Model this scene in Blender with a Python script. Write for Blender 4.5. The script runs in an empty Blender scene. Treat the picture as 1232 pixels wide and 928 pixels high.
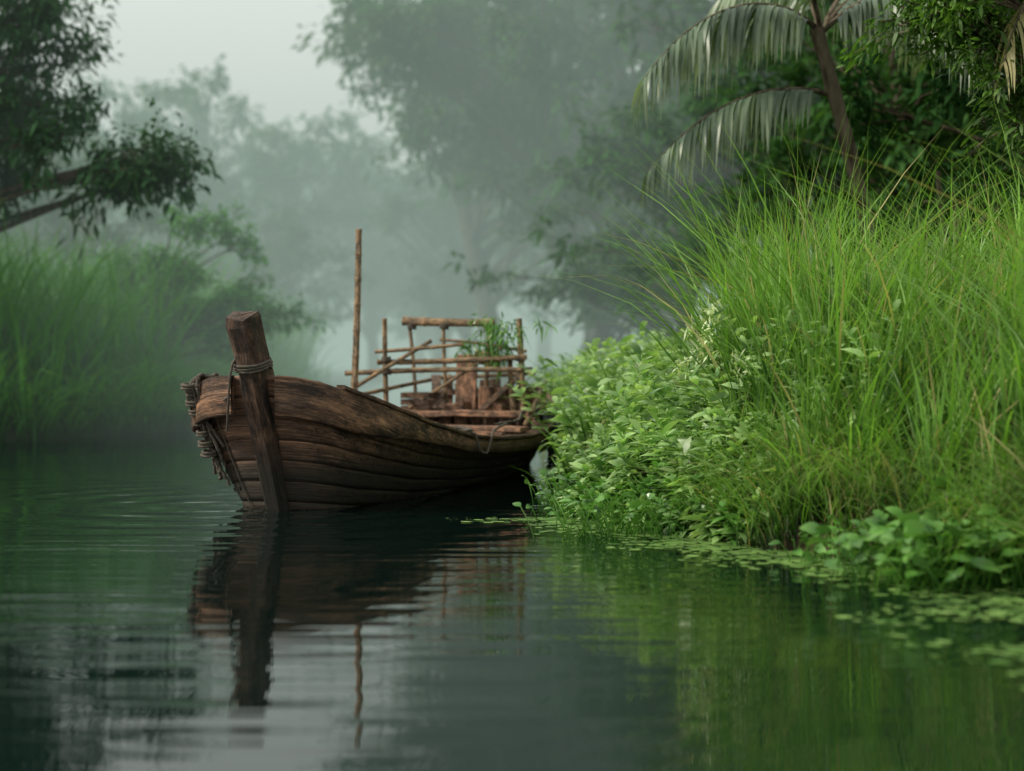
import bpy, math, numpy as np
from mathutils import Vector, Matrix
R = np.random.RandomState(7)
scene = bpy.context.scene
COL = scene.collection

# ---------------------------------------------------------------- helpers
def link(o, parent=None):
    COL.objects.link(o)
    if parent is not None: o.parent = parent
    return o
def empty(name, loc=(0,0,0), rotz=0.0):
    e = bpy.data.objects.new(name, None); e.location = loc; e.rotation_euler = (0,0,rotz)
    e.empty_display_size = .2
    return link(e)
def fast_mesh(name, V, F, mats=(), attrs=None, vattrs=None, smooth=True, midx=None):
    V = np.asarray(V, np.float32).reshape(-1,3); F = np.asarray(F, np.int32)
    k = F.shape[1]
    me = bpy.data.meshes.new(name)
    me.vertices.add(len(V)); me.vertices.foreach_set('co', V.ravel())
    me.loops.add(F.size); me.loops.foreach_set('vertex_index', F.ravel())
    me.polygons.add(len(F))
    me.polygons.foreach_set('loop_start', np.arange(0, F.size, k, dtype=np.int32))
    me.polygons.foreach_set('use_smooth', np.full(len(F), smooth))
    if midx is not None: me.polygons.foreach_set('material_index', np.asarray(midx, np.int32))
    me.update(calc_edges=True)
    for n, a in (attrs or {}).items():
        at = me.attributes.new(n, 'FLOAT', 'POINT'); at.data.foreach_set('value', np.asarray(a, np.float32).ravel())
    for n, a in (vattrs or {}).items():
        at = me.attributes.new(n, 'FLOAT_VECTOR', 'POINT'); at.data.foreach_set('vector', np.asarray(a, np.float32).ravel())
    for m in mats: me.materials.append(m)
    return me
def ribbon_arrays(P, W, rnd):
    N, S, _ = P.shape
    V = np.stack([P - W, P + W], 2).reshape(-1,3)
    b = (np.arange(N)*S*2)[:,None] + (np.arange(S-1)*2)[None,:]
    F = np.stack([b, b+1, b+3, b+2], -1).reshape(-1,4)
    t = np.broadcast_to(np.linspace(0,1,S)[None,:,None], (N,S,2)).reshape(-1)
    r = np.broadcast_to(rnd[:,None,None], (N,S,2)).reshape(-1)
    return V, F, t, r
class Rib:
    def __init__(s): s.V=[]; s.F=[]; s.t=[]; s.r=[]; s.n=0
    def add(s, P, W, rnd):
        V,F,t,r = ribbon_arrays(P,W,rnd)
        s.V.append(V); s.F.append(F+s.n); s.t.append(t); s.r.append(r); s.n += len(V)
    def mesh(s, name, mat):
        return fast_mesh(name, np.concatenate(s.V), np.concatenate(s.F), [mat], {'t':np.concatenate(s.t),'rnd':np.concatenate(s.r)})
def nrm(v): return v/np.maximum(np.linalg.norm(v,axis=-1,keepdims=True),1e-9)
def tube_arrays(P, rad, n=6):
    P = np.asarray(P,float); rad = np.asarray(rad,float)
    T = nrm(np.gradient(P, axis=0))
    ref = np.array([0,0,1.]) if abs(T[:,2].mean())<.8 else np.array([1.,0,0])
    A = nrm(np.cross(T, ref)); B = np.cross(T, A)
    a = np.linspace(0, 2*np.pi, n, endpoint=False)
    V = P[:,None] + rad[:,None,None]*(np.cos(a)[None,:,None]*A[:,None]+np.sin(a)[None,:,None]*B[:,None])
    S = len(P); F=[]
    for i in range(S-1):
        for j in range(n):
            F.append((i*n+j, i*n+(j+1)%n, (i+1)*n+(j+1)%n, (i+1)*n+j))
    L = np.concatenate([[0],np.cumsum(np.linalg.norm(np.diff(P,axis=0),axis=1))])
    G = np.stack([np.broadcast_to(L[:,None],(S,n)), np.broadcast_to((np.cos(a)*.05)[None],(S,n)), np.broadcast_to((np.sin(a)*.05)[None],(S,n))],-1)
    return V.reshape(-1,3), np.array(F), G.reshape(-1,3)
class Solid:   # quads with grain coordinates
    def __init__(s): s.V=[]; s.F=[]; s.G=[]; s.n=0
    def raw(s,V,F,G):
        s.V.append(V); s.F.append(np.asarray(F)+s.n); s.G.append(G); s.n+=len(V)
    def tube(s,P,rad,n=6):
        V,F,G = tube_arrays(P,rad,n); s.raw(V,F,G+R.rand(3)*9)
    def beam(s,p0,p1,w,h,up=(0,0,1),ch=.12,seg=6,jit=.003,taper=1.0,bow=0.0):
        p0=np.array(p0,float); p1=np.array(p1,float); T=nrm(p1-p0); up=np.array(up,float)
        A=nrm(np.cross(T,up)); B=np.cross(A,T)
        c=min(w,h)*ch; hw,hh=w/2,h/2
        sec=np.array([(-hw+c,-hh),(hw-c,-hh),(hw,-hh+c),(hw,hh-c),(hw-c,hh),(-hw+c,hh),(-hw,hh-c),(-hw,-hh+c)])
        L=np.linalg.norm(p1-p0); ts=np.linspace(0,1,seg+1)
        ts=np.concatenate([[0],ts,[1]]); sc=np.ones(len(ts)); sc[0]=sc[-1]=0.0
        V=[];G=[]
        off=R.rand(3)*9
        for i,t in enumerate(ts):
            k=(1+(taper-1)*t)*sc[i]
            j=R.randn(3)*jit*(sc[i]) + B*bow*math.sin(math.pi*t)
            for a,b in sec:
                V.append(p0+(p1-p0)*t+A*a*k+B*b*k+j); G.append((L*t,a,b))
        F=[]
        for i in range(len(ts)-1):
            for j in range(8):
                F.append((i*8+j,i*8+(j+1)%8,(i+1)*8+(j+1)%8,(i+1)*8+j))
        s.raw(np.array(V),F,np.array(G)+off)
    def obj(s,name,mat,parent=None,smooth=False):
        me=fast_mesh(name,np.concatenate(s.V),np.concatenate(s.F),[mat],None,{'grain':np.concatenate(s.G)},smooth)
        return link(bpy.data.objects.new(name,me),parent)

# ---------------------------------------------------------------- materials
class NT:
    def __init__(s,name):
        s.m=bpy.data.materials.new(name); s.m.use_nodes=True; s.t=s.m.node_tree; s.t.nodes.clear()
        s.out=s.n('ShaderNodeOutputMaterial')
    def n(s,typ,**kw):
        x=s.t.nodes.new(typ)
        for k,v in kw.items():
            if k=='inp':
                for a,b in v.items(): x.inputs[a].default_value=b
            else: setattr(x,k,v)
        return x
    def l(s,a,b): s.t.links.new(a,b)
    def ramp(s,fac,stops):
        r=s.n('ShaderNodeValToRGB'); e=r.color_ramp.elements
        while len(e)<len(stops): e.new(.5)
        for i,(p,c) in enumerate(stops):
            e[i].position=p; e[i].color=(*c,1) if len(c)==3 else c
        s.l(fac,r.inputs[0]); return r.outputs[0]
    def mix(s,fac,a,b,blend='MIX'):
        x=s.n('ShaderNodeMix',data_type='RGBA',blend_type=blend)
        for v,i in ((fac,0),(a,6),(b,7)):
            if isinstance(v,bpy.types.NodeSocket): s.l(v,x.inputs[i])
            else: x.inputs[i].default_value = v if i==0 else (*v,1)
        return x.outputs[2]
    def math(s,op,a,b=0.0):
        x=s.n('ShaderNodeMath',operation=op)
        for v,i in ((a,0),(b,1)):
            if isinstance(v,bpy.types.NodeSocket): s.l(v,x.inputs[i])
            else: x.inputs[i].default_value=v
        return x.outputs[0]
def leaf_mat(name, dark, light, tip, trans=.35, rough=.45, clump=.7, dry=None, spec=.4, root=None, cheap=False):
    n=NT(name)
    r=n.n('ShaderNodeAttribute',attribute_name='rnd'); t=n.n('ShaderNodeAttribute',attribute_name='t')
    c=n.mix(r.outputs['Fac'],dark,light)
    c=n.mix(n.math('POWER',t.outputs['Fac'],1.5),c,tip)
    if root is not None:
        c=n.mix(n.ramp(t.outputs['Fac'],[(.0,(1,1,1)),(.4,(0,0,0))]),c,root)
    if dry is not None:
        c=n.mix(n.math('GREATER_THAN',r.outputs['Fac'],.92),c,dry)
    if not cheap:
        geo=n.n('ShaderNodeNewGeometry')
        no=n.n('ShaderNodeTexNoise',inp={'Scale':clump,'Detail':1.0}); n.l(geo.outputs['Position'],no.inputs['Vector'])
        v=n.ramp(no.outputs['Fac'],[(.3,(.5,.55,.55)),(.7,(1.3,1.3,1.2))])
        c=n.mix(1.0,c,v,'MULTIPLY')
        p=n.n('ShaderNodeBsdfPrincipled',inp={'Roughness':rough,'Specular IOR Level':spec}); n.l(c,p.inputs['Base Color'])
    else:
        p=n.n('ShaderNodeBsdfDiffuse'); n.l(c,p.inputs['Color'])
    tr=n.n('ShaderNodeBsdfTranslucent'); n.l(n.mix(1.0,c,(1.4,1.5,.7),'MULTIPLY'),tr.inputs['Color'])
    mx=n.n('ShaderNodeMixShader',inp={0:trans}); n.l(p.outputs[0],mx.inputs[1]); n.l(tr.outputs[0],mx.inputs[2])
    n.l(mx.outputs[0],n.out.inputs[0]); return n.m
M_grass=leaf_mat('grass_blades',(.024,.09,.014),(.105,.26,.036),(.235,.42,.085),.42,dry=(.38,.34,.16),clump=1.9,root=(.015,.03,.01))  # dark root colour paints the shade low in the grass
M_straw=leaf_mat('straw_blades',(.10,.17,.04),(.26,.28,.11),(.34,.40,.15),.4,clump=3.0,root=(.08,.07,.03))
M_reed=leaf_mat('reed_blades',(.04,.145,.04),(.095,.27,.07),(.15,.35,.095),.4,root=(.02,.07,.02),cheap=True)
M_bush=leaf_mat('bank_leaves',(.06,.18,.04),(.28,.44,.16),(.42,.58,.26),.35,clump=3.5,rough=.36)
M_flower=leaf_mat('pale_blossom',(.36,.46,.26),(.55,.62,.42),(.65,.7,.52),.3)
M_hyac=leaf_mat('hyacinth_leaves',(.03,.11,.02),(.10,.25,.05),(.16,.32,.075),.25,rough=.3,clump=3)
M_weed=leaf_mat('duckweed_pads',(.08,.2,.04),(.22,.38,.11),(.28,.42,.15),.1,rough=.3,clump=3)
M_tree=leaf_mat('tree_leaves',(.018,.06,.018),(.048,.12,.034),(.07,.16,.046),.3,cheap=True)
M_treed=leaf_mat('haze_tinted_tree_leaves',(.018,.052,.027),(.045,.10,.046),(.06,.13,.06),.25,cheap=True)  # greyed leaf green, the haze over this tree is put into the colour
M_shade=leaf_mat('shaded_leaves',(.007,.026,.009),(.018,.055,.016),(.03,.08,.022),.2,cheap=True)  # darkened copy of the tree leaves, shade painted into the colour
M_treel=leaf_mat('bright_tree_leaves',(.02,.065,.010),(.07,.16,.025),(.13,.24,.045),.4,clump=1.4)
M_palm=leaf_mat('palm_leaflets',(.08,.13,.085),(.18,.25,.17),(.27,.32,.23),.25,clump=1.5,rough=.38)
M_palmdry=leaf_mat('dry_palm_leaflets',(.22,.2,.1),(.35,.32,.17),(.4,.36,.2),.3)
def bark_mat():
    n=NT('bark'); g=n.n('ShaderNodeNewGeometry')
    mp=n.n('ShaderNodeMapping',inp={'Scale':(6,6,1.5)}); n.l(g.outputs['Position'],mp.inputs[0])
    no=n.n('ShaderNodeTexNoise',inp={'Scale':2.0,'Detail':3.0}); n.l(mp.outputs[0],no.inputs[0])
    c=n.ramp(no.outputs['Fac'],[(.3,(.04,.032,.022)),(.7,(.15,.125,.09))])
    p=n.n('ShaderNodeBsdfDiffuse'); n.l(c,p.inputs['Color'])
    n.l(p.outputs[0],n.out.inputs[0]); return n.m
M_bark=bark_mat()
def wood_mat(name,c0,c1,c2,wet=True,rough=.6,fine=1.0):
    n=NT(name); a=n.n('ShaderNodeAttribute',attribute_name='grain')
    mp=n.n('ShaderNodeMapping',inp={'Scale':(4.0,50*fine,50*fine)}); n.l(a.outputs['Vector'],mp.inputs[0])
    no=n.n('ShaderNodeTexNoise',inp={'Scale':1.0,'Detail':8.0,'Roughness':.75,'Distortion':.3}); n.l(mp.outputs[0],no.inputs[0])
    mp2=n.n('ShaderNodeMapping',inp={'Scale':(3.2,5.5,5.5)}); n.l(a.outputs['Vector'],mp2.inputs[0])
    n2=n.n('ShaderNodeTexNoise',inp={'Scale':1.5,'Detail':10.0,'Roughness':.84}); n.l(mp2.outputs[0],n2.inputs[0])
    mp3=n.n('ShaderNodeMapping',inp={'Scale':(1.4,75,75)}); n.l(a.outputs['Vector'],mp3.inputs[0])
    n3=n.n('ShaderNodeTexNoise',inp={'Scale':1.0,'Detail':3.0,'Distortion':.5}); n.l(mp3.outputs[0],n3.inputs[0])
    c=n.ramp(no.outputs['Fac'],[(.30,c0),(.52,c1),(.72,c2)])
    m=n.ramp(n2.outputs['Fac'],[(.39,(.15,.155,.17)),(.49,(.72,.70,.70)),(.59,(1.8,1.6,1.45))])
    c=n.mix(1.0,c,m,'MULTIPLY')
    crack=n.ramp(n3.outputs['Fac'],[(.33,(.12,.12,.12)),(.39,(1,1,1))])
    c=n.mix(.8,c,crack,'MULTIPLY')
    if wet:
        g=n.n('ShaderNodeNewGeometry'); sp=n.n('ShaderNodeSeparateXYZ'); n.l(g.outputs['Position'],sp.inputs[0])
        z=n.math('ADD',sp.outputs[2],n.math('MULTIPLY',n2.outputs['Fac'],-.6))
        w=n.ramp(z,[(0.0,(1,1,1)),(.25,(.0,.0,.0))])
        c=n.mix(n.math('MULTIPLY',w,.9),c,(.020,.021,.015))
    p=n.n('ShaderNodeBsdfPrincipled',inp={'Roughness':rough,'Specular IOR Level':.35}); n.l(c,p.inputs['Base Color'])
    h=n.math('ADD',no.outputs['Fac'],n.math('MULTIPLY',crack,.8))
    h=n.math('ADD',h,n.math('MULTIPLY',n2.outputs['Fac'],2.0))
    b=n.n('ShaderNodeBump',inp={'Strength':1.0,'Distance':.018}); n.l(h,b.inputs['Height']); n.l(b.outputs[0],p.inputs['Normal'])
    n.l(p.outputs[0],n.out.inputs[0]); return n.m
M_hull=wood_mat('weathered_hull_wood',(.05,.034,.026),(.185,.112,.073),(.40,.265,.18))
M_wale=wood_mat('wale_wood',(.06,.04,.03),(.24,.14,.085),(.47,.31,.20))
M_stem=wood_mat('stem_wood',(.028,.019,.015),(.095,.058,.039),(.23,.15,.105),rough=.5)
M_thw=wood_mat('thwart_wood',(.13,.07,.045),(.33,.19,.12),(.47,.32,.22),wet=False)
M_in=wood_mat('interior_wood',(.04,.025,.016),(.14,.085,.052),(.26,.17,.11),wet=False)
M_bam=wood_mat('bamboo',(.13,.09,.05),(.30,.21,.12),(.42,.32,.2),wet=False,rough=.45,fine=.4)
def simple(name,c,rough=.8,noise=30.0,bump=.004):
    n=NT(name); g=n.n('ShaderNodeNewGeometry')
    no=n.n('ShaderNodeTexNoise',inp={'Scale':noise,'Detail':4.0}); n.l(g.outputs['Position'],no.inputs[0])
    col=n.ramp(no.outputs['Fac'],[(.3,tuple(x*.5 for x in c)),(.7,tuple(x*1.4 for x in c))])
    p=n.n('ShaderNodeBsdfPrincipled',inp={'Roughness':rough}); n.l(col,p.inputs['Base Color'])
    b=n.n('ShaderNodeBump',inp={'Strength':.8,'Distance':bump}); n.l(no.outputs['Fac'],b.inputs['Height']); n.l(b.outputs[0],p.inputs['Normal'])
    n.l(p.outputs[0],n.out.inputs[0]); return n.m
M_rope=simple('old_rope',(.09,.077,.06),.95,90,.01)
M_iron=simple('rusty_iron',(.05,.03,.02),.7,60)
M_net=simple('dark_net',(.02,.028,.032),.8,40,.02)
def ground_mat():
    n=NT('earth_ground'); g=n.n('ShaderNodeNewGeometry')
    no=n.n('ShaderNodeTexNoise',inp={'Scale':1.3,'Detail':5.0,'Roughness':.65}); n.l(g.outputs['Position'],no.inputs[0])
    nf=n.n('ShaderNodeTexNoise',inp={'Scale':14.0,'Detail':5.0,'Roughness':.7}); n.l(g.outputs['Position'],nf.inputs[0])
    c=n.ramp(nf.outputs['Fac'],[(.3,(.02,.014,.008)),(.7,(.10,.062,.034))])
    sp=n.n('ShaderNodeSeparateXYZ'); n.l(g.outputs['Position'],sp.inputs[0])
    k=n.ramp(n.math('ADD',sp.outputs[2],n.math('MULTIPLY',no.outputs['Fac'],.5)),[(.5,(0,0,0)),(.75,(1,1,1))])
    c=n.mix(k,c,(.025,.05,.015))
    far=n.ramp(n.math('MULTIPLY',sp.outputs[0],-1.0),[(0.,(0,0,0)),(1.,(1,1,1))])
    c=n.mix(far,c,n.mix(nf.outputs['Fac'],(.008,.02,.006),(.03,.06,.02)))
    p=n.n('ShaderNodeBsdfPrincipled',inp={'Roughness':.9}); n.l(c,p.inputs['Base Color'])
    b=n.n('ShaderNodeBump',inp={'Strength':1.0,'Distance':.06}); n.l(nf.outputs['Fac'],b.inputs['Height']); n.l(b.outputs[0],p.inputs['Normal'])
    n.l(p.outputs[0],n.out.inputs[0]); return n.m
M_ground=ground_mat()
def water_mat():
    n=NT('river_water'); g=n.n('ShaderNodeNewGeometry')
    def nz(sc,scale,det=2.0):
        mp=n.n('ShaderNodeMapping',inp={'Scale':sc,'Rotation':(0,0,.05)}); n.l(g.outputs['Position'],mp.inputs[0])
        x=n.n('ShaderNodeTexNoise',inp={'Scale':scale,'Detail':det,'Roughness':.5}); n.l(mp.outputs[0],x.inputs[0]); return x.outputs['Fac']
    a=nz((.45,1.5,1),1.6,1.0); b=nz((.35,2.4,1),3.2,.5); d=nz((.3,.5,.35),.7,1.0)
    calm=n.ramp(d,[(.35,(.3,.3,.3)),(.65,(1.15,1.15,1.15))])
    h=n.math('ADD',n.math('MULTIPLY',a,.011),n.math('MULTIPLY',b,.0064))
    h=n.math('MULTIPLY',h,calm)
    v=n.n('ShaderNodeVectorMath',operation='DISTANCE'); n.l(g.outputs['Position'],v.inputs[0]); v.inputs[1].default_value=(-2.6,14.1,0)
    D=v.outputs['Value']
    ring=n.math('SINE',n.math('MULTIPLY',n.math('ADD',D,n.math('MULTIPLY',a,.35)),11.0))
    fade=n.ramp(n.math('MULTIPLY',D,.2),[(.0,(1,1,1)),(.85,(0,0,0))])
    h=n.math('ADD',h,n.math('MULTIPLY',n.math('MULTIPLY',ring,fade),.0062))
    bp=n.n('ShaderNodeBump',inp={'Strength':1.0,'Distance':1.0}); n.l(h,bp.inputs['Height'])
    p=n.n('ShaderNodeBsdfPrincipled',inp={'Base Color':(.0015,.007,.006,1),'Roughness':.012,'IOR':1.55})
    n.l(bp.outputs[0],p.inputs['Normal']); n.l(p.outputs[0],n.out.inputs[0]); return n.m
M_water=water_mat()

# ---------------------------------------------------------------- terrain
YR=np.array([-40,0,6,8.7,9.6,10.4,11.2,12.4,13.5,16,18,20,22,30,50,80,120,400.])
XR=np.array([5,3.6,3.15,2.9,2.55,2.1,1.45,.85,.70,.68,.66,.6,.7,1.2,.8,-2,-6,-6.])
YL=np.array([-40,10,20,25,27,29,40,60,80,120,400.])
XL=np.array([-16,-15,-12.5,-9.6,-7.6,-6.6,-6.6,-7,-8,-8.5,-8.])
def xr(y): return np.interp(y,YR,XR)+.10*np.sin(y*2.3)+.06*np.sin(y*5.1+1)
def xl(y): return np.interp(y,YL,XL)+.15*np.sin(y*1.3)
def gz(x,y):
    d=np.maximum(x-xr(y), xl(y)-x)     # >0 inside bank
    up=.26*(1-np.exp(-np.maximum(d,0)/.18))+.62*(1-np.exp(-np.maximum(d,0)/2.0))
    return np.where(d>0,up-.04,np.maximum(-1.4,d*1.6-.04)) + .05*np.sin(x*1.7)*np.sin(y*1.3)*np.clip(d,0,1)
xs=np.concatenate([np.linspace(-400,-40,14),np.linspace(-36,-16,14),np.linspace(-15.5,-1,50),np.linspace(-.8,7,99),np.linspace(7.5,40,40),np.linspace(60,400,14)])
ys=np.concatenate([np.linspace(-60,4,18),np.linspace(5,20,150),np.linspace(20.5,60,80),np.linspace(62,130,40),np.linspace(150,500,15)])
X,Y=np.meshgrid(xs,ys); Z=gz(X,Y)
ny,nx=X.shape; idx=np.arange(nx*ny).reshape(ny,nx)
F=np.stack([idx[:-1,:-1],idx[:-1,1:],idx[1:,1:],idx[1:,:-1]],-1).reshape(-1,4)
link(bpy.data.objects.new('ground',fast_mesh('ground',np.stack([X,Y,Z],-1),F,[M_ground])))
link(bpy.data.objects.new('river_water',fast_mesh('river_water',[(-400,-60,0),(400,-60,0),(400,500,0),(-400,500,0)],[(0,1,2,3)],[M_water])))

# ---------------------------------------------------------------- vegetation builders
def blades(rib,base,h,lean,droop,wid,S=6,az=None,azbias=None,seed=0):
    N=len(base); t=np.linspace(0,1,S)[None,:,None]
    if az is None: az=R.rand(N)*2*np.pi
    dx=np.stack([np.cos(az),np.sin(az),np.zeros(N)],-1)
    if azbias is not None: dx=nrm(dx+np.array(azbias))
    h=h[:,None,None]; lean=lean[:,None,None]; droop=droop[:,None,None]
    P=base[:,None]+dx[:,None]*h*(lean*.35*t+lean*t**2.2)+np.array([0,0,1.])*h*(t-droop*t**3)
    tw=az+np.pi/2+R.randn(N)*.6
    wd=np.stack([np.cos(tw),np.sin(tw),R.randn(N)*.15],-1)
    prof=np.interp(np.linspace(0,1,S),[0,.25,.7,1],[.7,1,.6,.03])[None,:,None]
    rib.add(P,wd[:,None]*wid[:,None,None]*.5*prof,R.rand(N))
def leaves(rib,pos,dir,L,Wd,droop=.3,S=4,prof=(.25,1,.8,.04)):
    N=len(pos); dir=nrm(dir); t=np.linspace(0,1,S)[None,:,None]
    P=pos[:,None]+dir[:,None]*L[:,None,None]*t+np.array([0,0,-1.])*(L[:,None,None]*droop*t**2)
    side=nrm(np.cross(dir,np.array([0,0,1.])+R.randn(N,3)*.45))
    pr=np.interp(np.linspace(0,1,S),np.linspace(0,1,len(prof)),prof)[None,:,None]
    rib.add(P,side[:,None]*Wd[:,None,None]*.5*pr,R.rand(N))
def scatter(n,y0,y1,d0,d1,side='R',bias=1.0):
    y=y0+R.rand(n)*(y1-y0); d=d0+(R.rand(n)**bias)*(d1-d0)
    x=xr(y)+d if side=='R' else xl(y)-d
    return np.stack([x,y,gz(x,y)],-1)
def clumped(base,frac=.7,k=60,sig=.16):
    c=base[R.randint(0,len(base),k)]
    m=R.rand(len(base))<frac
    j=R.randint(0,k,len(base)); b=base.copy()
    b[m,:2]=c[j[m],:2]+R.randn(m.sum(),2)*sig
    b[:,2]=gz(b[:,0],b[:,1]); return b

# --- tall grass on the near right bank
rib=Rib()
def bushzone(b): return (b[:,1]>10.75)&(b[:,0]<1.7+.08*np.sin(b[:,1]*9))
b=scatter(12500,7.5,15,.06,4.2,'R',.9); b=clumped(b,.85,280,.075)
b=b[(b[:,2]>.03)]; b=b[~bushzone(b)]
N=len(b); d=b[:,0]-xr(b[:,1])
hh=(.95+R.rand(N)*1.15)*(1+.16*np.sin(b[:,0]*3+1)+.14*np.sin(b[:,1]*2.2)); hh*=np.clip(d*.62+.48,.45,1.08)
blades(rib,b,hh,.08+R.rand(N)**2*.6,.03+R.rand(N)**2*.45,.010+R.rand(N)**2*.022,7)
b=scatter(520,8,14,.5,3,'R'); b=b[~bushzone(b)]; N=len(b)
blades(rib,b,1.8+R.rand(N)*.8,.15+R.rand(N)*.6,.1+R.rand(N)*.3,.016+R.rand(N)*.012,8)
b=scatter(3000,7.2,11.4,-.05,.75,'R'); b=clumped(b,.9,100,.055); b[:,2]=np.maximum(b[:,2],0.0); N=len(b)
blades(rib,b,.30+R.rand(N)*.65,.15+R.rand(N)**1.5*.9,.05+R.rand(N)*.7,.006+R.rand(N)*.010,6,azbias=(-.35,-.3,0))
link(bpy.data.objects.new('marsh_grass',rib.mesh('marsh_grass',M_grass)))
rib=Rib()
b=scatter(1100,8.6,11.6,.10,.9,'R'); b=clumped(b,.95,26,.05); N=len(b)
blades(rib,b,.45+R.rand(N)*.45,.3+R.rand(N)*.55,.35+R.rand(N)*.7,.004+R.rand(N)*.005,7,azbias=(-.6,-.5,0))
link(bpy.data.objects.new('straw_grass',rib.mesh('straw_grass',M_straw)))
rib=Rib()
b=scatter(6000,14.8,50,.0,5,'R'); b=clumped(b,.6,300,.3); N=len(b)
blades(rib,b,.6+R.rand(N)*.9,.2+R.rand(N)*.5,.1+R.rand(N)*.4,.018+R.rand(N)*.022,5)
link(bpy.data.objects.new('bank_grass',rib.mesh('bank_grass',M_grass)))
# --- reeds on the left bank
rib=Rib()
b=scatter(12000,21,58,.0,7,'L',.75); b=clumped(b,.6,400,.35); N=len(b)
blades(rib,b,(2.4+R.rand(N)*1.7)*np.clip((xl(b[:,1])-b[:,0])*.5+.66,.65,1),.1+R.rand(N)*.4,.05+R.rand(N)*.35,.04+R.rand(N)*.04,5)
b=scatter(4000,20,50,-.15,.5,'L'); b[:,2]=np.maximum(b[:,2],0); N=len(b)
blades(rib,b,.6+R.rand(N)*1.2,.2+R.rand(N)*.7,.1+R.rand(N)*.6,.03+R.rand(N)*.03,5,azbias=(.6,-.4,0))
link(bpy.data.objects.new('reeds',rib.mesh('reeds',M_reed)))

# --- leafy plants that tumble into the water beside the boat
def leafy(name,stems,hs,leafL,mat,per=26,droop=.35,lw=.32):
    rib=Rib(); N=len(stems)
    az=R.rand(N)*2*np.pi; dx=np.stack([np.cos(az),np.sin(az),np.zeros(N)],-1); dx=nrm(dx+np.array([-.5,-.5,0]))
    le=.15+R.rand(N)*.5
    t=np.linspace(0,1,5)[None,:,None]
    f=lambda tt: stems[:,None]+dx[:,None]*(hs*le)[:,None,None]*tt**1.5+np.array([0,0,1.])*hs[:,None,None]*tt*(1-.15*tt)
    rib.add(f(t),np.broadcast_to(np.array([.004,.002,0])[None,None],(N,5,3)),R.rand(N)*.3)
    tt=np.clip(.15+.85*np.linspace(0,1,per)[None,:]**.75+R.randn(N,per)*.02,0,1)[...,None]
    P=f(tt).reshape(-1,3)
    a=(np.arange(per)*2.4)[None,:]+R.rand(N,1)*6; el=.1+.7*np.linspace(0,1,per)[None,:]**2+R.randn(N,per)*.2
    D=np.stack([np.cos(a)*np.cos(el),np.sin(a)*np.cos(el),np.sin(el)+0*a],-1).reshape(-1,3)
    L=leafL*(.6+R.rand(len(P))*.8)*np.repeat(.7+.6*R.rand(N),per)
    leaves(rib,P,D,L,L*lw,droop,4,(.25,1,.85,.03))
    return rib.mesh(name,mat), f(np.ones((1,1,1)))[:,0]
b=scatter(440,10.9,13.6,-.12,1.25,'R'); b[:,2]=np.maximum(b[:,2],0.0)
mh=np.clip((b[:,0]-xr(b[:,1]))*1.15+.46,.38,1.75)
hs=(.25+R.rand(len(b))**1.5*.55)*mh
me,tops=leafy('leafy_bank_plants',b,hs,.15,M_bush,25,lw=.27)
e=empty('leafy_bank_plants'); link(bpy.data.objects.new('foliage',me),e)
b=scatter(260,10.9,13.6,-.15,.5,'R'); b[:,2]=np.maximum(b[:,2],0.0)
me,_=leafy('low_foliage',b,.12+R.rand(len(b))*.25,.10,M_hyac,18,lw=.42); link(bpy.data.objects.new('low_foliage',me),e)
sel=tops[(tops[:,2]>1.2)&(tops[:,0]>1.0)&(tops[:,0]<1.75)][:12]
rib=Rib()
for p in sel:
    n=30; pos=p+R.randn(n,3)*np.array([.035,.035,.045]); leaves(rib,pos,R.randn(n,3)+np.array([0,0,.8]),.05+R.rand(n)*.05,.022+0*R.rand(n),.2,3,(.4,1,.1))
if rib.V: link(bpy.data.objects.new('blossom',rib.mesh('blossom',M_flower)),e)
b=scatter(560,13.9,24,-.08,1.8,'R'); b[:,2]=np.maximum(b[:,2],0)
me,_=leafy('waterside_weeds',b,(.4+R.rand(len(b))*.7)*np.clip((b[:,1]-12)*.25,.45,1.2),.18,M_bush,16)
link(bpy.data.objects.new('waterside_weeds',me))
# --- water hyacinth
def hyacinth(name,c,sig,n,L0=.11,hm=1.0):
    rib=Rib(); base=np.array(c)+R.randn(n,3)*np.array([sig[0],sig[1],0]); base[:,2]=np.maximum(gz(base[:,0],base[:,1])*1.0,.0)
    az=R.rand(n)*6.28; h=(.05+R.rand(n)*.24)*hm; d=np.stack([np.cos(az),np.sin(az),0*az],-1)
    t=np.linspace(0,1,4)[None,:,None]
    top=lambda t: base[:,None]+d[:,None]*(h*.6)[:,None,None]*t**1.4+np.array([0,0,1.])*h[:,None,None]*t
    rib.add(top(t),np.broadcast_to(np.array([.004,.002,0])[None,None],(n,4,3)),R.rand(n))
    L=L0*(.6+R.rand(n)*.8); el=.0+R.rand(n)*.9
    D=np.stack([d[:,0]*np.cos(el),d[:,1]*np.cos(el),np.sin(el)],-1)
    leaves(rib,top(np.ones((1,1,1)))[:,0],D,L,L*.62,.35,6,(.1,.75,1,.9,.55,.05))
    return link(bpy.data.objects.new(name,rib.mesh(name,M_hyac)))
hyacinth('water_hyacinth',(2.50,8.95,0),(.26,.22),460,.13,1.2)
hyacinth('water_hyacinth',(2.1,10.0,0),(.2,.2),70,.08)
hyacinth('water_hyacinth',(.9,11.7,0),(.3,.3),170,.08)
hyacinth('water_hyacinth',(.50,13.6,0),(.12,.7),150,.08)
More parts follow.
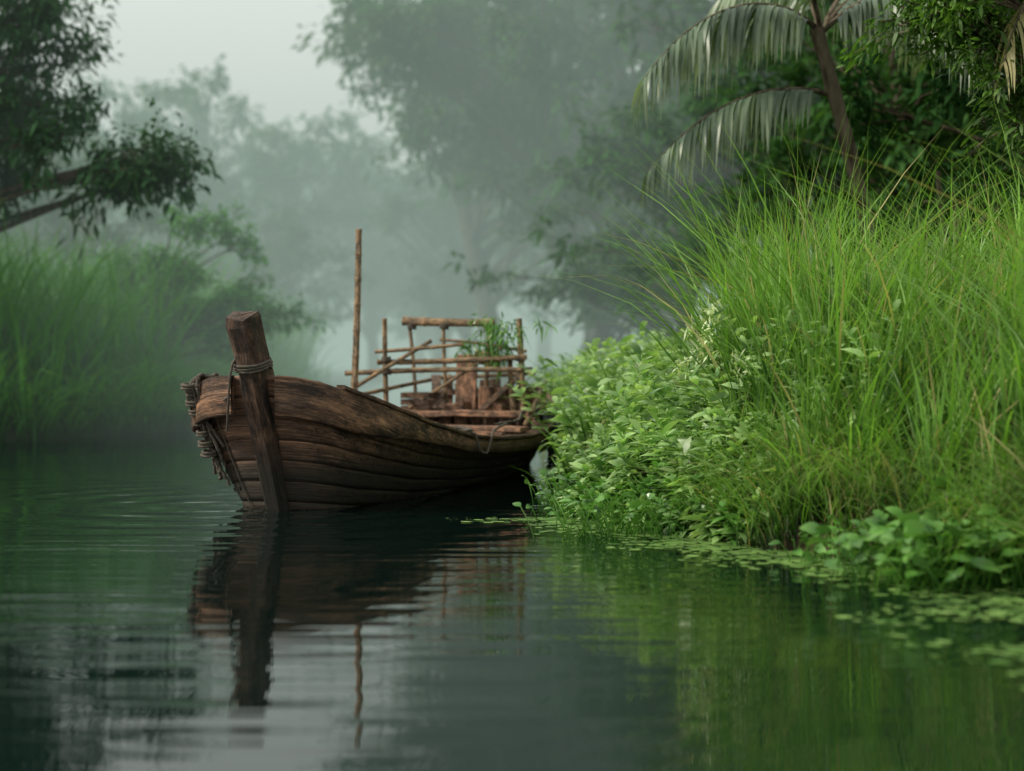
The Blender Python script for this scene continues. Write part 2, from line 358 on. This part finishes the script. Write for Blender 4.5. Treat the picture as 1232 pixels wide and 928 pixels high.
# --- floating duckweed and pads
n=11000; y=6.0+R.rand(n)*6.8; off=-np.abs(R.randn(n))*.55+.08; x=xr(y)+off
cl=np.sin(x*4+y*2)+np.sin(y*5-x*3)+R.rand(n)*1.8; k=(cl>.5)&(off>-1.3); x,y=x[k],y[k]; n=len(x)
r=.006+R.rand(n)**4*.042; a=np.linspace(0,2*np.pi,8,endpoint=False)[None,:]+R.rand(n,1)*6
rr=r[:,None]*(1+.15*R.randn(n,8))
V=np.stack([x[:,None]+rr*np.cos(a),y[:,None]+rr*np.sin(a),np.full((n,8),.004)+.004*R.rand(n,1)],-1).reshape(-1,3)
me=fast_mesh('duckweed',V,np.arange(n*8).reshape(n,8),[M_weed],{'rnd':np.repeat(R.rand(n),8),'t':np.repeat(R.rand(n)*.8,8)})
link(bpy.data.objects.new('duckweed',me))

# --- trees
def tree_meshes(tag,base,top,clusters,tr,leafL,nleaf,crad,mat,droop=.3,twigs=5,lw=.42,LS=3):
    S=Solid(); rib=Rib(); base=np.array(base,float); top=np.array(top,float)
    tt=np.linspace(0,1,10); H=np.linalg.norm(top-base)
    TP=base+(top-base)*tt[:,None]+np.stack([np.sin(tt*5+R.rand()*6)*.025*H*tt,np.cos(tt*4+R.rand()*6)*.02*H*tt,0*tt],-1)
    S.tube(TP,tr*(1-.8*tt)+.3*tr*np.exp(-tt*18),9)
    for c in clusters:
        f=np.clip((c[2]-base[2])/(top[2]-base[2])*.8-.12+R.randn()*.07,.12,.93)
        i=f*9; a=TP[int(i)]+(TP[min(int(i)+1,9)]-TP[int(i)])*(i-int(i))
        m=(a+c)/2+np.array([R.randn()*.1,R.randn()*.1,.12])*np.linalg.norm(c-a)*.8
        q=np.linspace(0,1,7)[:,None]; B=(1-q)**2*a+2*q*(1-q)*m+q*q*c
        r0=tr*.34*(1-.55*f); S.tube(B,r0*(1-q[:,0])**.8+.012,5)
        ends=c+R.randn(twigs,3)*np.array([crad,crad,crad*.65])
        for e2 in ends:
            S.tube(np.array([B[-2],(B[-1]+e2)/2+R.randn(3)*crad*.1,e2]),[.018,.012,.005],3)
        k=R.randint(0,twigs,nleaf); u=R.rand(nleaf,1)**.6
        pos=c*(1-u)+ends[k]*u+R.randn(nleaf,3)*crad*.26
        D=(pos-c)*.5/crad+R.randn(nleaf,3)*.6+np.array([0,0,-.15])
        L=leafL*(.6+.8*R.rand(nleaf)); leaves(rib,pos,D,L,L*lw,droop,LS,(.2,1,.05))
    tm=fast_mesh(tag+'_trunk',np.concatenate(S.V),np.concatenate(S.F),[M_bark])
    return tm, rib.mesh(tag+'_foliage',mat)
def ell(c,r,k,p=.45):
    d=nrm(R.randn(k,3))*(R.rand(k,1)**p); return np.array(c)+d*np.array(r)
def tree(name,*a,**k):
    e=empty(name); tm,lm=tree_meshes(name,*a,**k)
    link(bpy.data.objects.new('trunk_and_limbs',tm),e); link(bpy.data.objects.new('foliage',lm),e); return e
cl=np.concatenate([ell((-11.0,27,7.4),(3.6,3.0,3.6),70),ell((-9.0,26.5,5.3),(2.3,1.6,1.1),24),ell((-6.3,26,4.5),(.9,.8,.4),8),ell((-8.0,26.5,6.6),(.9,1,.9),7)])
tree('overhanging_tree',(-13,28,.7),(-11.5,27,10.5),cl,.26,.17,270,.55,M_treed,droop=.5)
tree('willow_shrub',(-7.6,33,.7),(-7.3,33,3.8),np.concatenate([ell((-6.9,33,3.2),(1.7,1.6,1.2),24),ell((-5.6,33,2.2),(1.2,1,.6),8)]),.09,.15,200,.35,M_reed)
protos=[]
for i in range(4):
    w=3.6+.6*R.rand()
    P=tree_meshes('wood%d'%i,(0,0,0),(R.randn()*.8,R.randn()*.5,12),
        np.concatenate([ell((0,0,8.6),(w,w,4.6),40),ell((R.randn()*1.5,0,5),(w*.9,w*.9,1.8),10)]),.28,.36,115,.75,M_tree,twigs=4)
    protos.append(P)
def wood(name,items):
    e=empty(name)
    for i,(x,y,s,sx) in enumerate(items):
        tm,lm=protos[(i*7+int(abs(x)*3))%4]; rot=R.rand()*6.28
        for part,m in (('trunk',tm),('foliage',lm)):
            o=bpy.data.objects.new('%s_%d'%(part,i+1),m); o.location=(x,y,.4); o.rotation_euler=(0,0,rot); o.scale=(s*sx,s*sx,s); link(o,e)
    return e
far=[(-25,74,1.0,1.2),(-20,70,1.05,1.1),(-16.5,78,1.2,.9),(-14,66,.8,1.2),(-10.5,72,.95,1.1),(-7,80,1.05,1.1),(-3.5,76,1.05,1.1),(-19,60,.65,1.3),(-12,58,.5,1.4),(-9.5,62,.55,1.4),
     (-6,100,1.2,1.2),(-14,104,1.2,1.2),(-24,100,1.3,1.2),(2,98,1.4,1.2),(-2,66,.8,1.2),(-4.5,90,.8,1.5)]
wood('misty_tree_line',far)
mid=[(4.5,47,1.45,.95),(-.3,55,1.4,1.0),(8.5,44,1.5,.9),(3.0,60,1.5,1.1),(12,50,1.6,1.0),(7,38,1.15,.9),(11.5,37,1.35,.9),(3.6,36,.55,1.3),(5.2,32,.6,1.2),(2.6,42,.5,1.4),
     (9,30,1.0,.9),(13,31,1.2,.9),(6.8,28,.62,1.1),(10.5,26,.7,1.1),(17,43,1.6,1.1)]
wood('riverside_wood',mid)
lf=[(-16,38,.75,1.1),(-20,33,.9,1.1),(-12.5,44,.55,1.3),(-16,50,.7,1.2)]
wood('bank_wood',lf)
cl=np.concatenate([ell((-.6,48,11),(4.4,3.5,4.6),56),ell((-3.2,47,11.6),(2.2,2,1.0),10),ell((1.5,48,7),(2.5,2.5,2),14)])
tree('leaning_tree',(2.9,49,.6),(.6,48,13.5),cl,.36,.30,170,.75,M_tree)
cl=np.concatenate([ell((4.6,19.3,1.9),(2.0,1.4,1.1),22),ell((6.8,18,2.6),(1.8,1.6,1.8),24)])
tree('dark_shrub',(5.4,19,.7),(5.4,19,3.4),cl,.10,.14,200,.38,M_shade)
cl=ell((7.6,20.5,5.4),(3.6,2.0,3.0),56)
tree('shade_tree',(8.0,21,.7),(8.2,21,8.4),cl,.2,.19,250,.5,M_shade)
cl=np.concatenate([ell((5.0,14.2,4.7),(1.5,1.0,.75),36),ell((3.75,14.3,4.45),(.35,.3,.2),5),ell((4.6,14.0,3.7),(.5,.4,.3),7)])
tree('broadleaf_tree',(7.0,15,.8),(6.2,14.6,6.2),cl,.10,.09,280,.26,M_treel,LS=4)

# --- palm
def palm():
    e=empty('palm_tree'); S=Solid(); 
    q=np.linspace(0,1,14)[:,None]; a=np.array([4.35,17.2,.7]); m=np.array([3.9,17,2.8]); c=np.array([3.3,17,4.9])
    B=(1-q)**2*a+2*q*(1-q)*m+q*q*c
    rad=.09-.02*q[:,0]+.012*(np.arange(14)%2); S.tube(B,rad,9)
    for (x0,x1,z1) in ((3.7,3.25,3.0),(4.9,4.7,3.4)):
        P=np.array([[x0,17.4,.6],[(x0+x1)/2+.05,17.4,z1*.6],[x1,17.3,z1]]); S.tube(P,[.05,.045,.03],7)
    rib=Rib(); dry=Rib()
    def frond(ctrl,L=.62,n=56,tgt=None):
        tgt=tgt or rib
        P0,P1,P2,P3=[np.array(p,float) for p in ctrl]
        t=np.linspace(0,1,18)[:,None]; Bz=(1-t)**3*P0+3*t*(1-t)**2*P1+3*t*t*(1-t)*P2+t**3*P3
        S.tube(Bz,.028*(1-t[:,0])+.005,5)
        t=(.1+.9*np.linspace(0,1,n))[:,None]; Q=(1-t)**3*P0+3*t*(1-t)**2*P1+3*t*t*(1-t)*P2+t**3*P3
        T=nrm(np.gradient(Q,axis=0)); side=nrm(np.cross(T,[0,0,1.]))
        for s in (1,-1):
            d=nrm(side*s*.75+T*.65+R.randn(n,3)*.12)
            Ln=L*(.45+.65*np.sin(np.pi*(.12+.8*t[:,0])))*(.85+.3*R.rand(n))
            k=7; tt=np.linspace(0,1,k)[None,:,None]
            PP=Q[:,None]+d[:,None]*Ln[:,None,None]*(.8*tt-.35*tt**2)+np.array([0,0,-1.])*(Ln[:,None,None]*(.85*tt**1.7)*(.8+.4*R.rand(n,1,1)))
            pr=np.interp(np.linspace(0,1,k),[0,.2,.6,1],[.5,1,.8,.04])[None,:,None]
            tgt.add(PP,nrm(T+R.randn(n,3)*.25)[:,None]*.030*pr,R.rand(n))
    c=(3.35,17,4.85)
    frond([c,(2.9,16.9,5.35),(2.0,16.7,5.2),(1.38,16.5,4.25)],.72,66)
    frond([(3.42,17,4.2),(2.9,16.8,4.30),(2.1,16.6,4.15),(1.45,16.4,3.3)],.60,62)
    frond([c,(3.0,16.4,5.9),(2.6,15.6,6.0),(2.2,14.9,5.4)],.6)
    frond([c,(3.8,17,5.6),(4.6,16.8,5.6),(5.2,16.6,4.5)],.7)
    frond([c,(3.9,16.6,5.4),(4.3,16,5.2),(4.6,15.5,4.3)],.6)
    frond([c,(3.2,17.6,6),(2.8,18.6,6.2),(2.3,19.6,5.3)],.65)
    frond([c,(3.9,17.8,6),(4.6,18.8,6.0),(5.2,19.6,5.1)],.65)
    frond([(4.9,14.0,4.6),(4.75,13.9,4.75),(4.5,13.8,4.6),(4.3,13.7,3.9)],.5,26,dry)
    S.obj('stem',M_bark,e,True); link(bpy.data.objects.new('fronds',rib.mesh('fronds',M_palm)),e)
    link(bpy.data.objects.new('dry_frond',dry.mesh('dry_frond',M_palmdry)),e)
palm()

# ---------------------------------------------------------------- boat
boat=empty('wooden_boat',(-2.03,13.6,0),math.radians(-108))
SX=np.array([-7.0,-6,-5,-4,-3,-2,-1,-.3,.1,.45]); SZ=np.array([.92,.64,.49,.45,.47,.54,.69,.86,.99,1.16])
LB=7.45; BM=1.02
def half(t):
    b=np.ones_like(t)
    f=np.clip(1-t/2.2,0,1); b=b*(1-f**3.2)**.36
    r=np.clip(1-(LB-t)/3.4,0,1); b=b*(1-.62*r**2)
    return b*BM
def hull(s,u,side):
    s=np.asarray(s,float); u=np.asarray(u,float)
    xg=.45-LB*s; xk=-.12-6.6*s
    x=xk+(xg-xk)*u
    zg=np.interp(xg,SX,SZ); 
    zk=-.30+.12*s**6
    z=zk+(zg-zk)*u**1.05
    ex=.48-.24*np.exp(-s*8)-.1*np.exp(-((s-.5)/.3)**2)
    y=half(s*LB)*np.clip(u,0,1.2)**ex
    return np.stack([x,y*side,z],-1)
ns=80; sv=np.linspace(0,1,ns)**2.0
S=Solid()
NK=8; ub=np.linspace(0,1,NK+1)**.95
for side in (1,-1):
    for k in range(NK):
        uu=np.linspace(ub[k],ub[k+1],5); uu[0]+=(.0035 if k else 0); uu[-1]-=.0035
        SG,UG=np.meshgrid(sv,uu,indexing='ij')
        P=hull(SG,UG,side)
        o=np.array([-.004,.002,.002,.002,-.004])[None,:]+ .006*np.sin(SG*34+k*1.7)+.003*np.sin(SG*90+k*5)
        P[...,1]+=side*o*np.clip(SG*40,0,1)
        idx=np.arange(ns*5).reshape(ns,5)
        F=np.stack([idx[:-1,:-1],idx[1:,:-1],idx[1:,1:],idx[:-1,1:]],-1).reshape(-1,4)
        if side<0: F=F[:,::-1]
        G=np.stack([SG*LB,UG*1.3,SG*0+k*3.7+side],-1).reshape(-1,3)
        S.raw(P.reshape(-1,3),F,G)
o=S.obj('hull_planking',M_hull,boat,True)
md=o.modifiers.new('s','SOLIDIFY'); md.thickness=.035; md.offset=-1
S=Solid()
for side in (1,-1):
    SG,UG=np.meshgrid(sv[1:],np.linspace(.0,.97,12),indexing='ij'); P=hull(SG,UG,side); P[...,1]-=side*np.minimum(.03,np.abs(P[...,1])*.5)
    n1=ns-1; idx=np.arange(n1*12).reshape(n1,12)
    F=np.stack([idx[:-1,:-1],idx[1:,:-1],idx[1:,1:],idx[:-1,1:]],-1).reshape(-1,4)
    S.raw(P.reshape(-1,3),F,np.stack([SG*LB,UG*1.3,SG*0+side],-1).reshape(-1,3))
S.obj('seam_caulking',M_in,boat,True)
S=Solid(); 
for k in range(5):
    u0,u1=k/5,(k+1)/5-.01
    a=hull(1,max(u0,.02),1);b_=hull(1,u1,1);cc=hull(1,u1,-1);dd=hull(1,max(u0,.02),-1)
    t=np.array([.05,0,0])
    V=np.array([a,b_,cc,dd,a+t,b_+t,cc+t,dd+t]); S.raw(V,[(0,1,2,3),(7,6,5,4),(0,4,5,1),(1,5,6,2),(2,6,7,3),(3,7,4,0)],V[:,[1,2,0]]+k*3)
S.obj('transom',M_hull,boat)
def sweep(S,side,sa,sb,prof,n=90,gofs=0.,uval=1.0):
    ss=(np.linspace(sa**.5,sb**.5,n))**2.0
    C=hull(ss,np.full(n,uval),side); T=nrm(np.gradient(C,axis=0)); O=nrm(np.stack([T[:,1],-T[:,0],0*T[:,0]],-1))
    O*=np.sign(O[:,1:2]*side+1e-9)
    V=[];G=[];m=len(prof(0.))
    for i in range(n):
        for (a,b) in prof(ss[i]):
            V.append(C[i]+O[i]*a+np.array([0,0,b])+R.randn(3)*.0022); G.append((ss[i]*LB,a,b+gofs))
    F=[]
    for i in range(n-1):
        for j in range(m): F.append((i*m+j,i*m+(j+1)%m,(i+1)*m+(j+1)%m,(i+1)*m+j))
    for e0 in (0,(n-1)*m):
        for j in range(1,m-2,2): F.append((e0,e0+j,e0+j+1,e0+min(j+2,m-1)))
    S.raw(np.array(V),F,np.array(G))
S=Solid()
def wp(s):
    h=.12+.20*np.exp(-(s*LB/1.0)**2); 
    return [(.0,-h-.01),(.036,-h),(.044,-h*.5),(.046,.0),(.038,.012),(-.01,.012),(-.012,-.02)]
for side in (1,-1): sweep(S,side,.001,.995,wp,gofs=side*2)
S.obj('sheer_wale',M_wale,boat,True)
S=Solid()
def cp(s): return [(-.10,.016),(-.10,.045),(-.09,.052),(.050,.052),(.060,.045),(.060,.018)]
for side in (1,-1): sweep(S,side,.035,.99,cp,gofs=side*3)
S.obj('gunwale_cap',M_hull,boat,True)
# stem post: broad raked timber with flared head
S=Solid()
sp=[(-.18,-.35,.15,.34),(-.08,.0,.155,.34),(.07,.35,.16,.35),(.22,.7,.16,.36),(.37,1.0,.16,.34),(.46,1.2,.15,.28),(.56,1.4,.155,.24),(.655,1.6,.168,.225),(.675,1.655,.172,.22),(.678,1.668,.158,.20),(.678,1.67,.001,.001)]
V=[];G=[]
fw=np.array([.93,0,-.36])
for (x,z,hw,fd) in sp:
    c=np.array([x,0,z]); 
    for a,b in ((-1,-1),(-.85,-1.0),(.85,-1.0),(1,-.9),(1,.5),(.5,1),(-.5,1),(-1,.5)):
        V.append(c+np.array([0,a*hw*.72,0])+fw*(b*fd*.5)+R.randn(3)*.007); G.append((z,a*hw,b*fd*.5))
F=[(i*8+j,i*8+(j+1)%8,(i+1)*8+(j+1)%8,(i+1)*8+j) for i in range(len(sp)-1) for j in range(8)]
S.raw(np.array(V),F,np.array(G)); S.obj('stem_post',M_stem,boat)
S=Solid()
for j,x in enumerate(np.linspace(-1.0,.0,6)):
    s_=(.45-x)/LB; w=float(half(np.array([s_*LB]))[0])*.80; z=np.interp(x,SX,SZ)-.17
    S.beam((x,-w,z),(x,w,z),.18,.03,jit=.001)
S.obj('foredeck',M_in,boat)
S=Solid()
for s_ in np.linspace(.16,.93,14):
    for side in (1,-1):
        P=hull(np.full(9,s_),np.linspace(.15,.97,9),side); P[:,1]-=side*.06
        for i in range(8): S.beam(P[i],P[i+1]+(P[i+1]-P[i])*.1,.05,.045,up=(1,0,0),seg=1,jit=0)
S.obj('ribs',M_in,boat)
S=Solid()
for y in np.linspace(-.5,.5,7): S.beam((-2.0,y,.10),(-5.2,y,.12),.15,.025,seg=10)
S.obj('floor_boards',M_in,boat)
S=Solid()
def thw(x,z,w=.2,th=.045,over=.0,m=None):
    hb=float(half(np.array([.45-x]))[0])-.03+over; (m or S).beam((x,-hb,z),(x+R.randn()*.02,hb,z+R.randn()*.008),w,th,seg=8,jit=.005)
thw(-1.9,.52,.16); thw(-2.75,.52,.26); thw(-3.25,.53,.14,.05); thw(-3.9,.56,.24,.05); thw(-4.15,.57,.12)
thw(-4.55,.70,.2,.07,-.05); thw(-4.8,.68,.18,.04,-.08)
for x in (-5.05,-5.3,-5.55,-5.8,-6.05,-6.3): thw(x,.67,.21,.03,-.08)
S.obj('thwarts',M_thw,boat)
S=Solid()
for y in np.linspace(-.78,.78,9): S.beam((-4.66,y,.2),(-4.66,y,.655),.15,.025,up=(1,0,0),seg=2)
for y in np.linspace(-.62,.5,8): S.beam((-5.9,y,.69),(-5.9,y+R.randn()*.015,.96+R.rand()*.14),.13,.025,up=(1,0,0),seg=2)
S.beam((-5.87,-.75,.92),(-5.87,.62,.95),.04,.07)
# crates and loose boards stowed aft
for (cx,cy,cz,w,h,l) in ((-5.0,-.62,.70,.34,.24,.36),(-5.45,.38,.70,.30,.30,.30)):
    for k in range(3):
        z=cz+(k+.5)*h/3; t=h/3-.012
        S.beam((cx+l/2,cy-w/2,z),(cx+l/2,cy+w/2,z),.018,t,seg=2,jit=.001); S.beam((cx-l/2,cy-w/2,z),(cx-l/2,cy+w/2,z),.018,t,seg=2,jit=.001)
        S.beam((cx-l/2,cy-w/2-.011,z),(cx+l/2,cy-w/2-.011,z),.018,t,seg=2,jit=.001); S.beam((cx-l/2,cy+w/2+.011,z),(cx+l/2,cy+w/2+.011,z),.018,t,seg=2,jit=.001)
    S.beam((cx-l/2,cy,cz+.02),(cx+l/2,cy,cz+.02),w*.95,.015,seg=2,jit=.001)
S.beam((-4.7,-.30,.75),(-5.75,-.72,1.12),.12,.025); S.beam((-4.75,.22,.74),(-5.8,.46,1.22),.10,.025)
S.obj('stern_bulkhead',M_in,boat)
S=Solid()
S.beam((-5.3,-.18,.69),(-5.36,-.17,1.38),.26,.04,up=(1,0,0),seg=4); S.beam((-5.25,.10,.69),(-5.25,.12,1.0),.16,.16)
S.beam((-5.1,-.30,.72),(-5.1,-.08,.74),.3,.16); S.beam((-5.5,.2,1.3),(-5.45,-.1,1.36),.18,.16)
S.beam((-4.9,.30,.74),(-5.2,.25,.74),.22,.12)
S.obj('helm_seat',M_thw,boat)
S=Solid()
def pole(p0,p1,r0,r1=None,n=None,bend=.0):
    p0=np.array(p0,float);p1=np.array(p1,float); r1=r1 or r0; L=np.linalg.norm(p1-p0); n=n or max(3,int(L/.28))
    ts=[];rs=[]
    for i in range(n):
        for f,k in ((0.02,1.12),(.06,1.0),(.5,.97),(.94,1.0),(.98,1.12)): ts.append((i+f)/n); rs.append(k)
    ts=np.array([0]+ts+[1]); rs=np.array([.05]+rs+[.05]); 
    side=np.array([.5,.5,.3])
    bend=bend+R.randn()*.025*L
    P=p0+(p1-p0)*ts[:,None]+side*bend*np.sin(np.pi*ts)[:,None]
    S.tube(P,(r0+(r1-r0)*ts)*rs,8)
pole((-3.6,-.96,-.4),(-3.62,-.82,2.76),.046,.036,bend=.02)
S.obj('punt_pole',M_bam,boat,True)
S=Solid()
pole((-4.5,-.84,.4),(-4.5,-.88,1.80),.034,.03)
pole((-5.0,.64,.4),(-5.02,.59,1.80),.040,.034)
pole((-5.0,.55,.5),(-5.05,.47,1.35),.030)
pole((-4.5,-.98,1.29),(-4.98,.70,1.35),.032)
pole((-4.42,-1.35,1.16),(-4.9,.66,1.20),.030)
pole((-4.6,-1.05,1.41),(-4.9,-.05,1.50),.022)
pole((-5.3,-.98,1.79),(-5.34,.18,1.76),.054,.046)
pole((-5.3,-.80,.7),(-5.32,-.90,1.76),.024)
pole((-5.32,-.42,.8),(-5.32,-.46,1.76),.022)
pole((-5.32,.06,.8),(-5.34,.12,1.76),.03)
pole((-5.9,-.75,1.10),(-5.95,.5,1.16),.026)
pole((-3.9,-1.0,1.00),(-5.0,-.50,1.54),.026)
pole((-4.0,-.96,.92),(-6.1,-.66,1.12),.024)
pole((-4.2,.93,.6),(-6.2,.55,1.05),.030)
pole((-4.8,-.7,.75),(-5.5,.25,1.48),.02)
pole((-5.7,-.65,1.57),(-5.6,.5,1.42),.02)
S.obj('bamboo_frame',M_bam,boat,True)
S=Solid()
def rope(pts,r=.014,n=None,wob=.0,sub=8):
    P=np.array(pts,float); m=len(P); t=np.linspace(0,m-1,m*sub)
    Q=np.stack([np.interp(t,np.arange(m),P[:,i]) for i in range(3)],-1)
    for _ in range(3): Q[1:-1]=(Q[:-2]+2*Q[1:-1]+Q[2:])/4
    Q+=R.randn(*Q.shape)*wob
    S.tube(Q,np.full(len(Q),r)*(1+.12*(np.arange(len(Q))%2)),6)
def coil(c,axis,r,turns,rr=.013,sq=(1,1)):
    t=np.linspace(0,turns*2*np.pi,int(turns*14)); axis=nrm(np.array(axis,float)); ref=np.array([1.,0,0]) if abs(axis[0])<.7 else np.array([0,1.,0])
    A=nrm(np.cross(axis,ref));B=np.cross(axis,A)
    Q=np.array(c)+A*np.cos(t)[:,None]*r*sq[0]+B*np.sin(t)[:,None]*r*sq[1]+axis*((t/(turns*6.28)-.5)*turns*rr*1.9)[:,None]+R.randn(len(t),3)*.002
    S.tube(Q,np.full(len(t),rr),6)
for c,a in (((-4.5,-.86,1.32),(0,0,1)),((-4.5,-.86,1.18),(0,0,1)),((-5.0,.61,1.33),(0,0,1)),((-5.0,.61,1.2),(0,0,1)),((-5.3,-.86,1.72),(0,0,1)),((-5.33,.1,1.7),(0,0,1)),((-5.32,-.45,1.72),(0,0,1))):
    coil(c,a,.048,3,.010)
coil((.495,0,1.26),(.36,0,.93),.168,3,.013,(1,.85))
rope([(.64,-.1,1.27),(.64,-.13,1.15),(.59,-.17,.95),(.51,-.22,.80),(.45,-.26,.70)],.011)
def on(s,u,side,o=.07):
    p=hull(s,u,side); q=hull(s+.002,u,side); T=nrm(q-p); O=np.array([T[1],-T[0],0.]); O=nrm(O)*np.sign(O[1]*side+1e-9)
    return p+O*o
s1=.026
g=hull(np.array([s1]),np.array([1.]),-1)[0]
for i in range(20):
    s0=s1+R.randn()*.006; u1=.48+R.rand()*.28
    rope([g+(-.14,.10,.06)+R.randn(3)*.02, on(s0,1.05,-1,.03), on(s0,.98,-1,.085)+R.randn(3)*.010, on(s0,.85,-1,.085)+R.randn(3)*.02, on(s0,.5*(u1+.85),-1,.06)+R.randn(3)*.02, on(s0,u1,-1,.05)+R.randn(3)*.02,on(s0,u1-.12,-1,.05)+R.randn(3)*.02],.015,wob=.004)
for i in range(8): coil(on(s1,1.02-.06*i,-1,.08)+R.randn(3)*.015,(.2,.1,1),.05+.015*R.rand(),2.3,.015)
rope([on(s1,.9,-1,.08),on(.020,.82,-1,.06),on(.010,.80,-1,.06),on(.004,.86,-1,.07),(.58,-.16,1.0)],.012)
rope([on(.012,.80,-1,.03),on(.010,.6,-1,.015),on(.008,.4,-1,.015),on(.006,.25,-1,.015)],.006)
g2=hull(np.array([.33]),np.array([1.]),1)[0]+(0,-.03,.075)
for i in range(3): coil(g2+(.0+.05*i,-.02,.0),(0.1,.1,1),.10,2.4,.012,(1,.6))
rope([g2+(.1,0,0),g2+(.0,.12,-.02),g2+(-.05,.15,-.2),g2+(-.35,.12,-.24),g2+(-.6,.1,-.02),g2+(-1.0,.02,.0),g2+(-1.6,-.04,.03)],.012)
for i in range(3): rope([g2+(-1.4+.1*i,-.1,.02),g2+(-1.6,.05,.05),g2+(-2.0,-.05,.07+.03*i),g2+(-2.3,-.1,.12)],.011,wob=.003)
S.obj('ropes',M_rope,boat,True)
S=Solid()
g3=hull(np.array([.80]),np.array([1.]),1)[0]
for i in range(18):
    a=R.randn(3)*np.array([.14,.02,.02]); zb=-.25-R.rand()*.3
    rope([g3+(0,-.08,.12)+a,g3+(0,.03,.10)+a,g3+(0,.10,-.1)+a*1.2,g3+(0,.09,zb*.6)+a,g3+(0,.05,zb)+a*.7],.02+R.rand()*.015,wob=.012)
coil(g3+(0,.09,-.1),(0,1,.1),.13,3,.03,(1,1.2))
S.obj('netting_fender',M_net,boat,True)
S=Solid()
for side in (1,-1):
    for k in range(2,NK):
        for s_ in np.arange(.012,.95,.024):
            p=hull(s_,ub[k]-.03,side)+np.array([0,side*.006,0])
            q=hull(s_+.0010,ub[k]-.055,side)+np.array([0,side*.008,0])
            S.beam(p,q,.009,.009,up=(0,1,0),seg=1,jit=0)
S.obj('iron_staples',M_iron,boat)
rib=Rib(); 
for k in range(20):
    c=np.array([-5.05,.34,1.54])+R.randn(3)*np.array([.08,.18,.12]); n=16
    pos=c+R.randn(n,3)*.05; leaves(rib,pos,R.randn(n,3)+np.array([0,0,-.1]),.10+R.rand(n)*.1,.018+R.rand(n)*.012,.5,4)
link(bpy.data.objects.new('cut_greenery',rib.mesh('cut_greenery',M_hyac)),boat)

# ---------------------------------------------------------------- mist (volume over the river, its own glow stands in for scattered skylight)
fp=[(-140,25),(-9,25),(-3,24),(1.5,24),(17,54),(45,75),(140,85),(140,220),(-140,220)]
n=len(fp); V=[(x,y,-3) for x,y in fp]+[(x,y,13) for x,y in fp]
me=bpy.data.meshes.new('mist'); me.from_pydata(V,[],[tuple(range(n))[::-1],tuple(range(n,2*n))]+[(i,(i+1)%n,n+(i+1)%n,n+i) for i in range(n)])
me.update(); mm=NT('mist'); SG=.020
ab=mm.n('ShaderNodeVolumeAbsorption',inp={'Color':(0,0,0,1),'Density':SG})
em=mm.n('ShaderNodeEmission',inp={'Color':(.37,.48,.42,1),'Strength':SG}); ad=mm.n('ShaderNodeAddShader')
mm.l(ab.outputs[0],ad.inputs[0]); mm.l(em.outputs[0],ad.inputs[1]); mm.l(ad.outputs[0],mm.out.inputs['Volume'])
me.materials.append(mm.m); link(bpy.data.objects.new('mist',me))

# ---------------------------------------------------------------- light and sky
sd=Vector((-.75,-.16,.62)).normalized()
w=bpy.data.worlds.new('World'); scene.world=w; w.use_nodes=True; t=w.node_tree; bg=t.nodes['Background']
sky=t.nodes.new('ShaderNodeTexSky'); sky.sky_type='NISHITA'; sky.sun_disc=False
sky.sun_elevation=math.asin(sd.z); sky.sun_rotation=math.atan2(sd.x,sd.y); sky.dust_density=5; sky.air_density=1.5
mx=t.nodes.new('ShaderNodeMix'); mx.data_type='RGBA'; mx.inputs[0].default_value=.88; mx.inputs[7].default_value=(10.4,10.7,10.1,1)
t.links.new(sky.outputs[0],mx.inputs[6]); t.links.new(mx.outputs[2],bg.inputs[0]); bg.inputs[1].default_value=.1
L=bpy.data.lights.new('sun','SUN'); L.energy=3.8; L.angle=math.radians(8); L.color=(1,.92,.79)
o=link(bpy.data.objects.new('sun',L)); o.rotation_euler=sd.to_track_quat('Z','Y').to_euler()

# ---------------------------------------------------------------- camera
cam=bpy.data.cameras.new('camera'); co=link(bpy.data.objects.new('camera',cam)); scene.camera=co
co.location=(0,0,1.25); co.rotation_euler=(math.radians(90-.73),0,0)
cam.lens=55; cam.sensor_width=36; cam.clip_end=1500; cam.clip_start=.1
cam.dof.use_dof=True; cam.dof.focus_distance=12.8; cam.dof.aperture_fstop=.8
scene.view_settings.view_transform='Standard'; scene.view_settings.look='None'; scene.view_settings.exposure=0
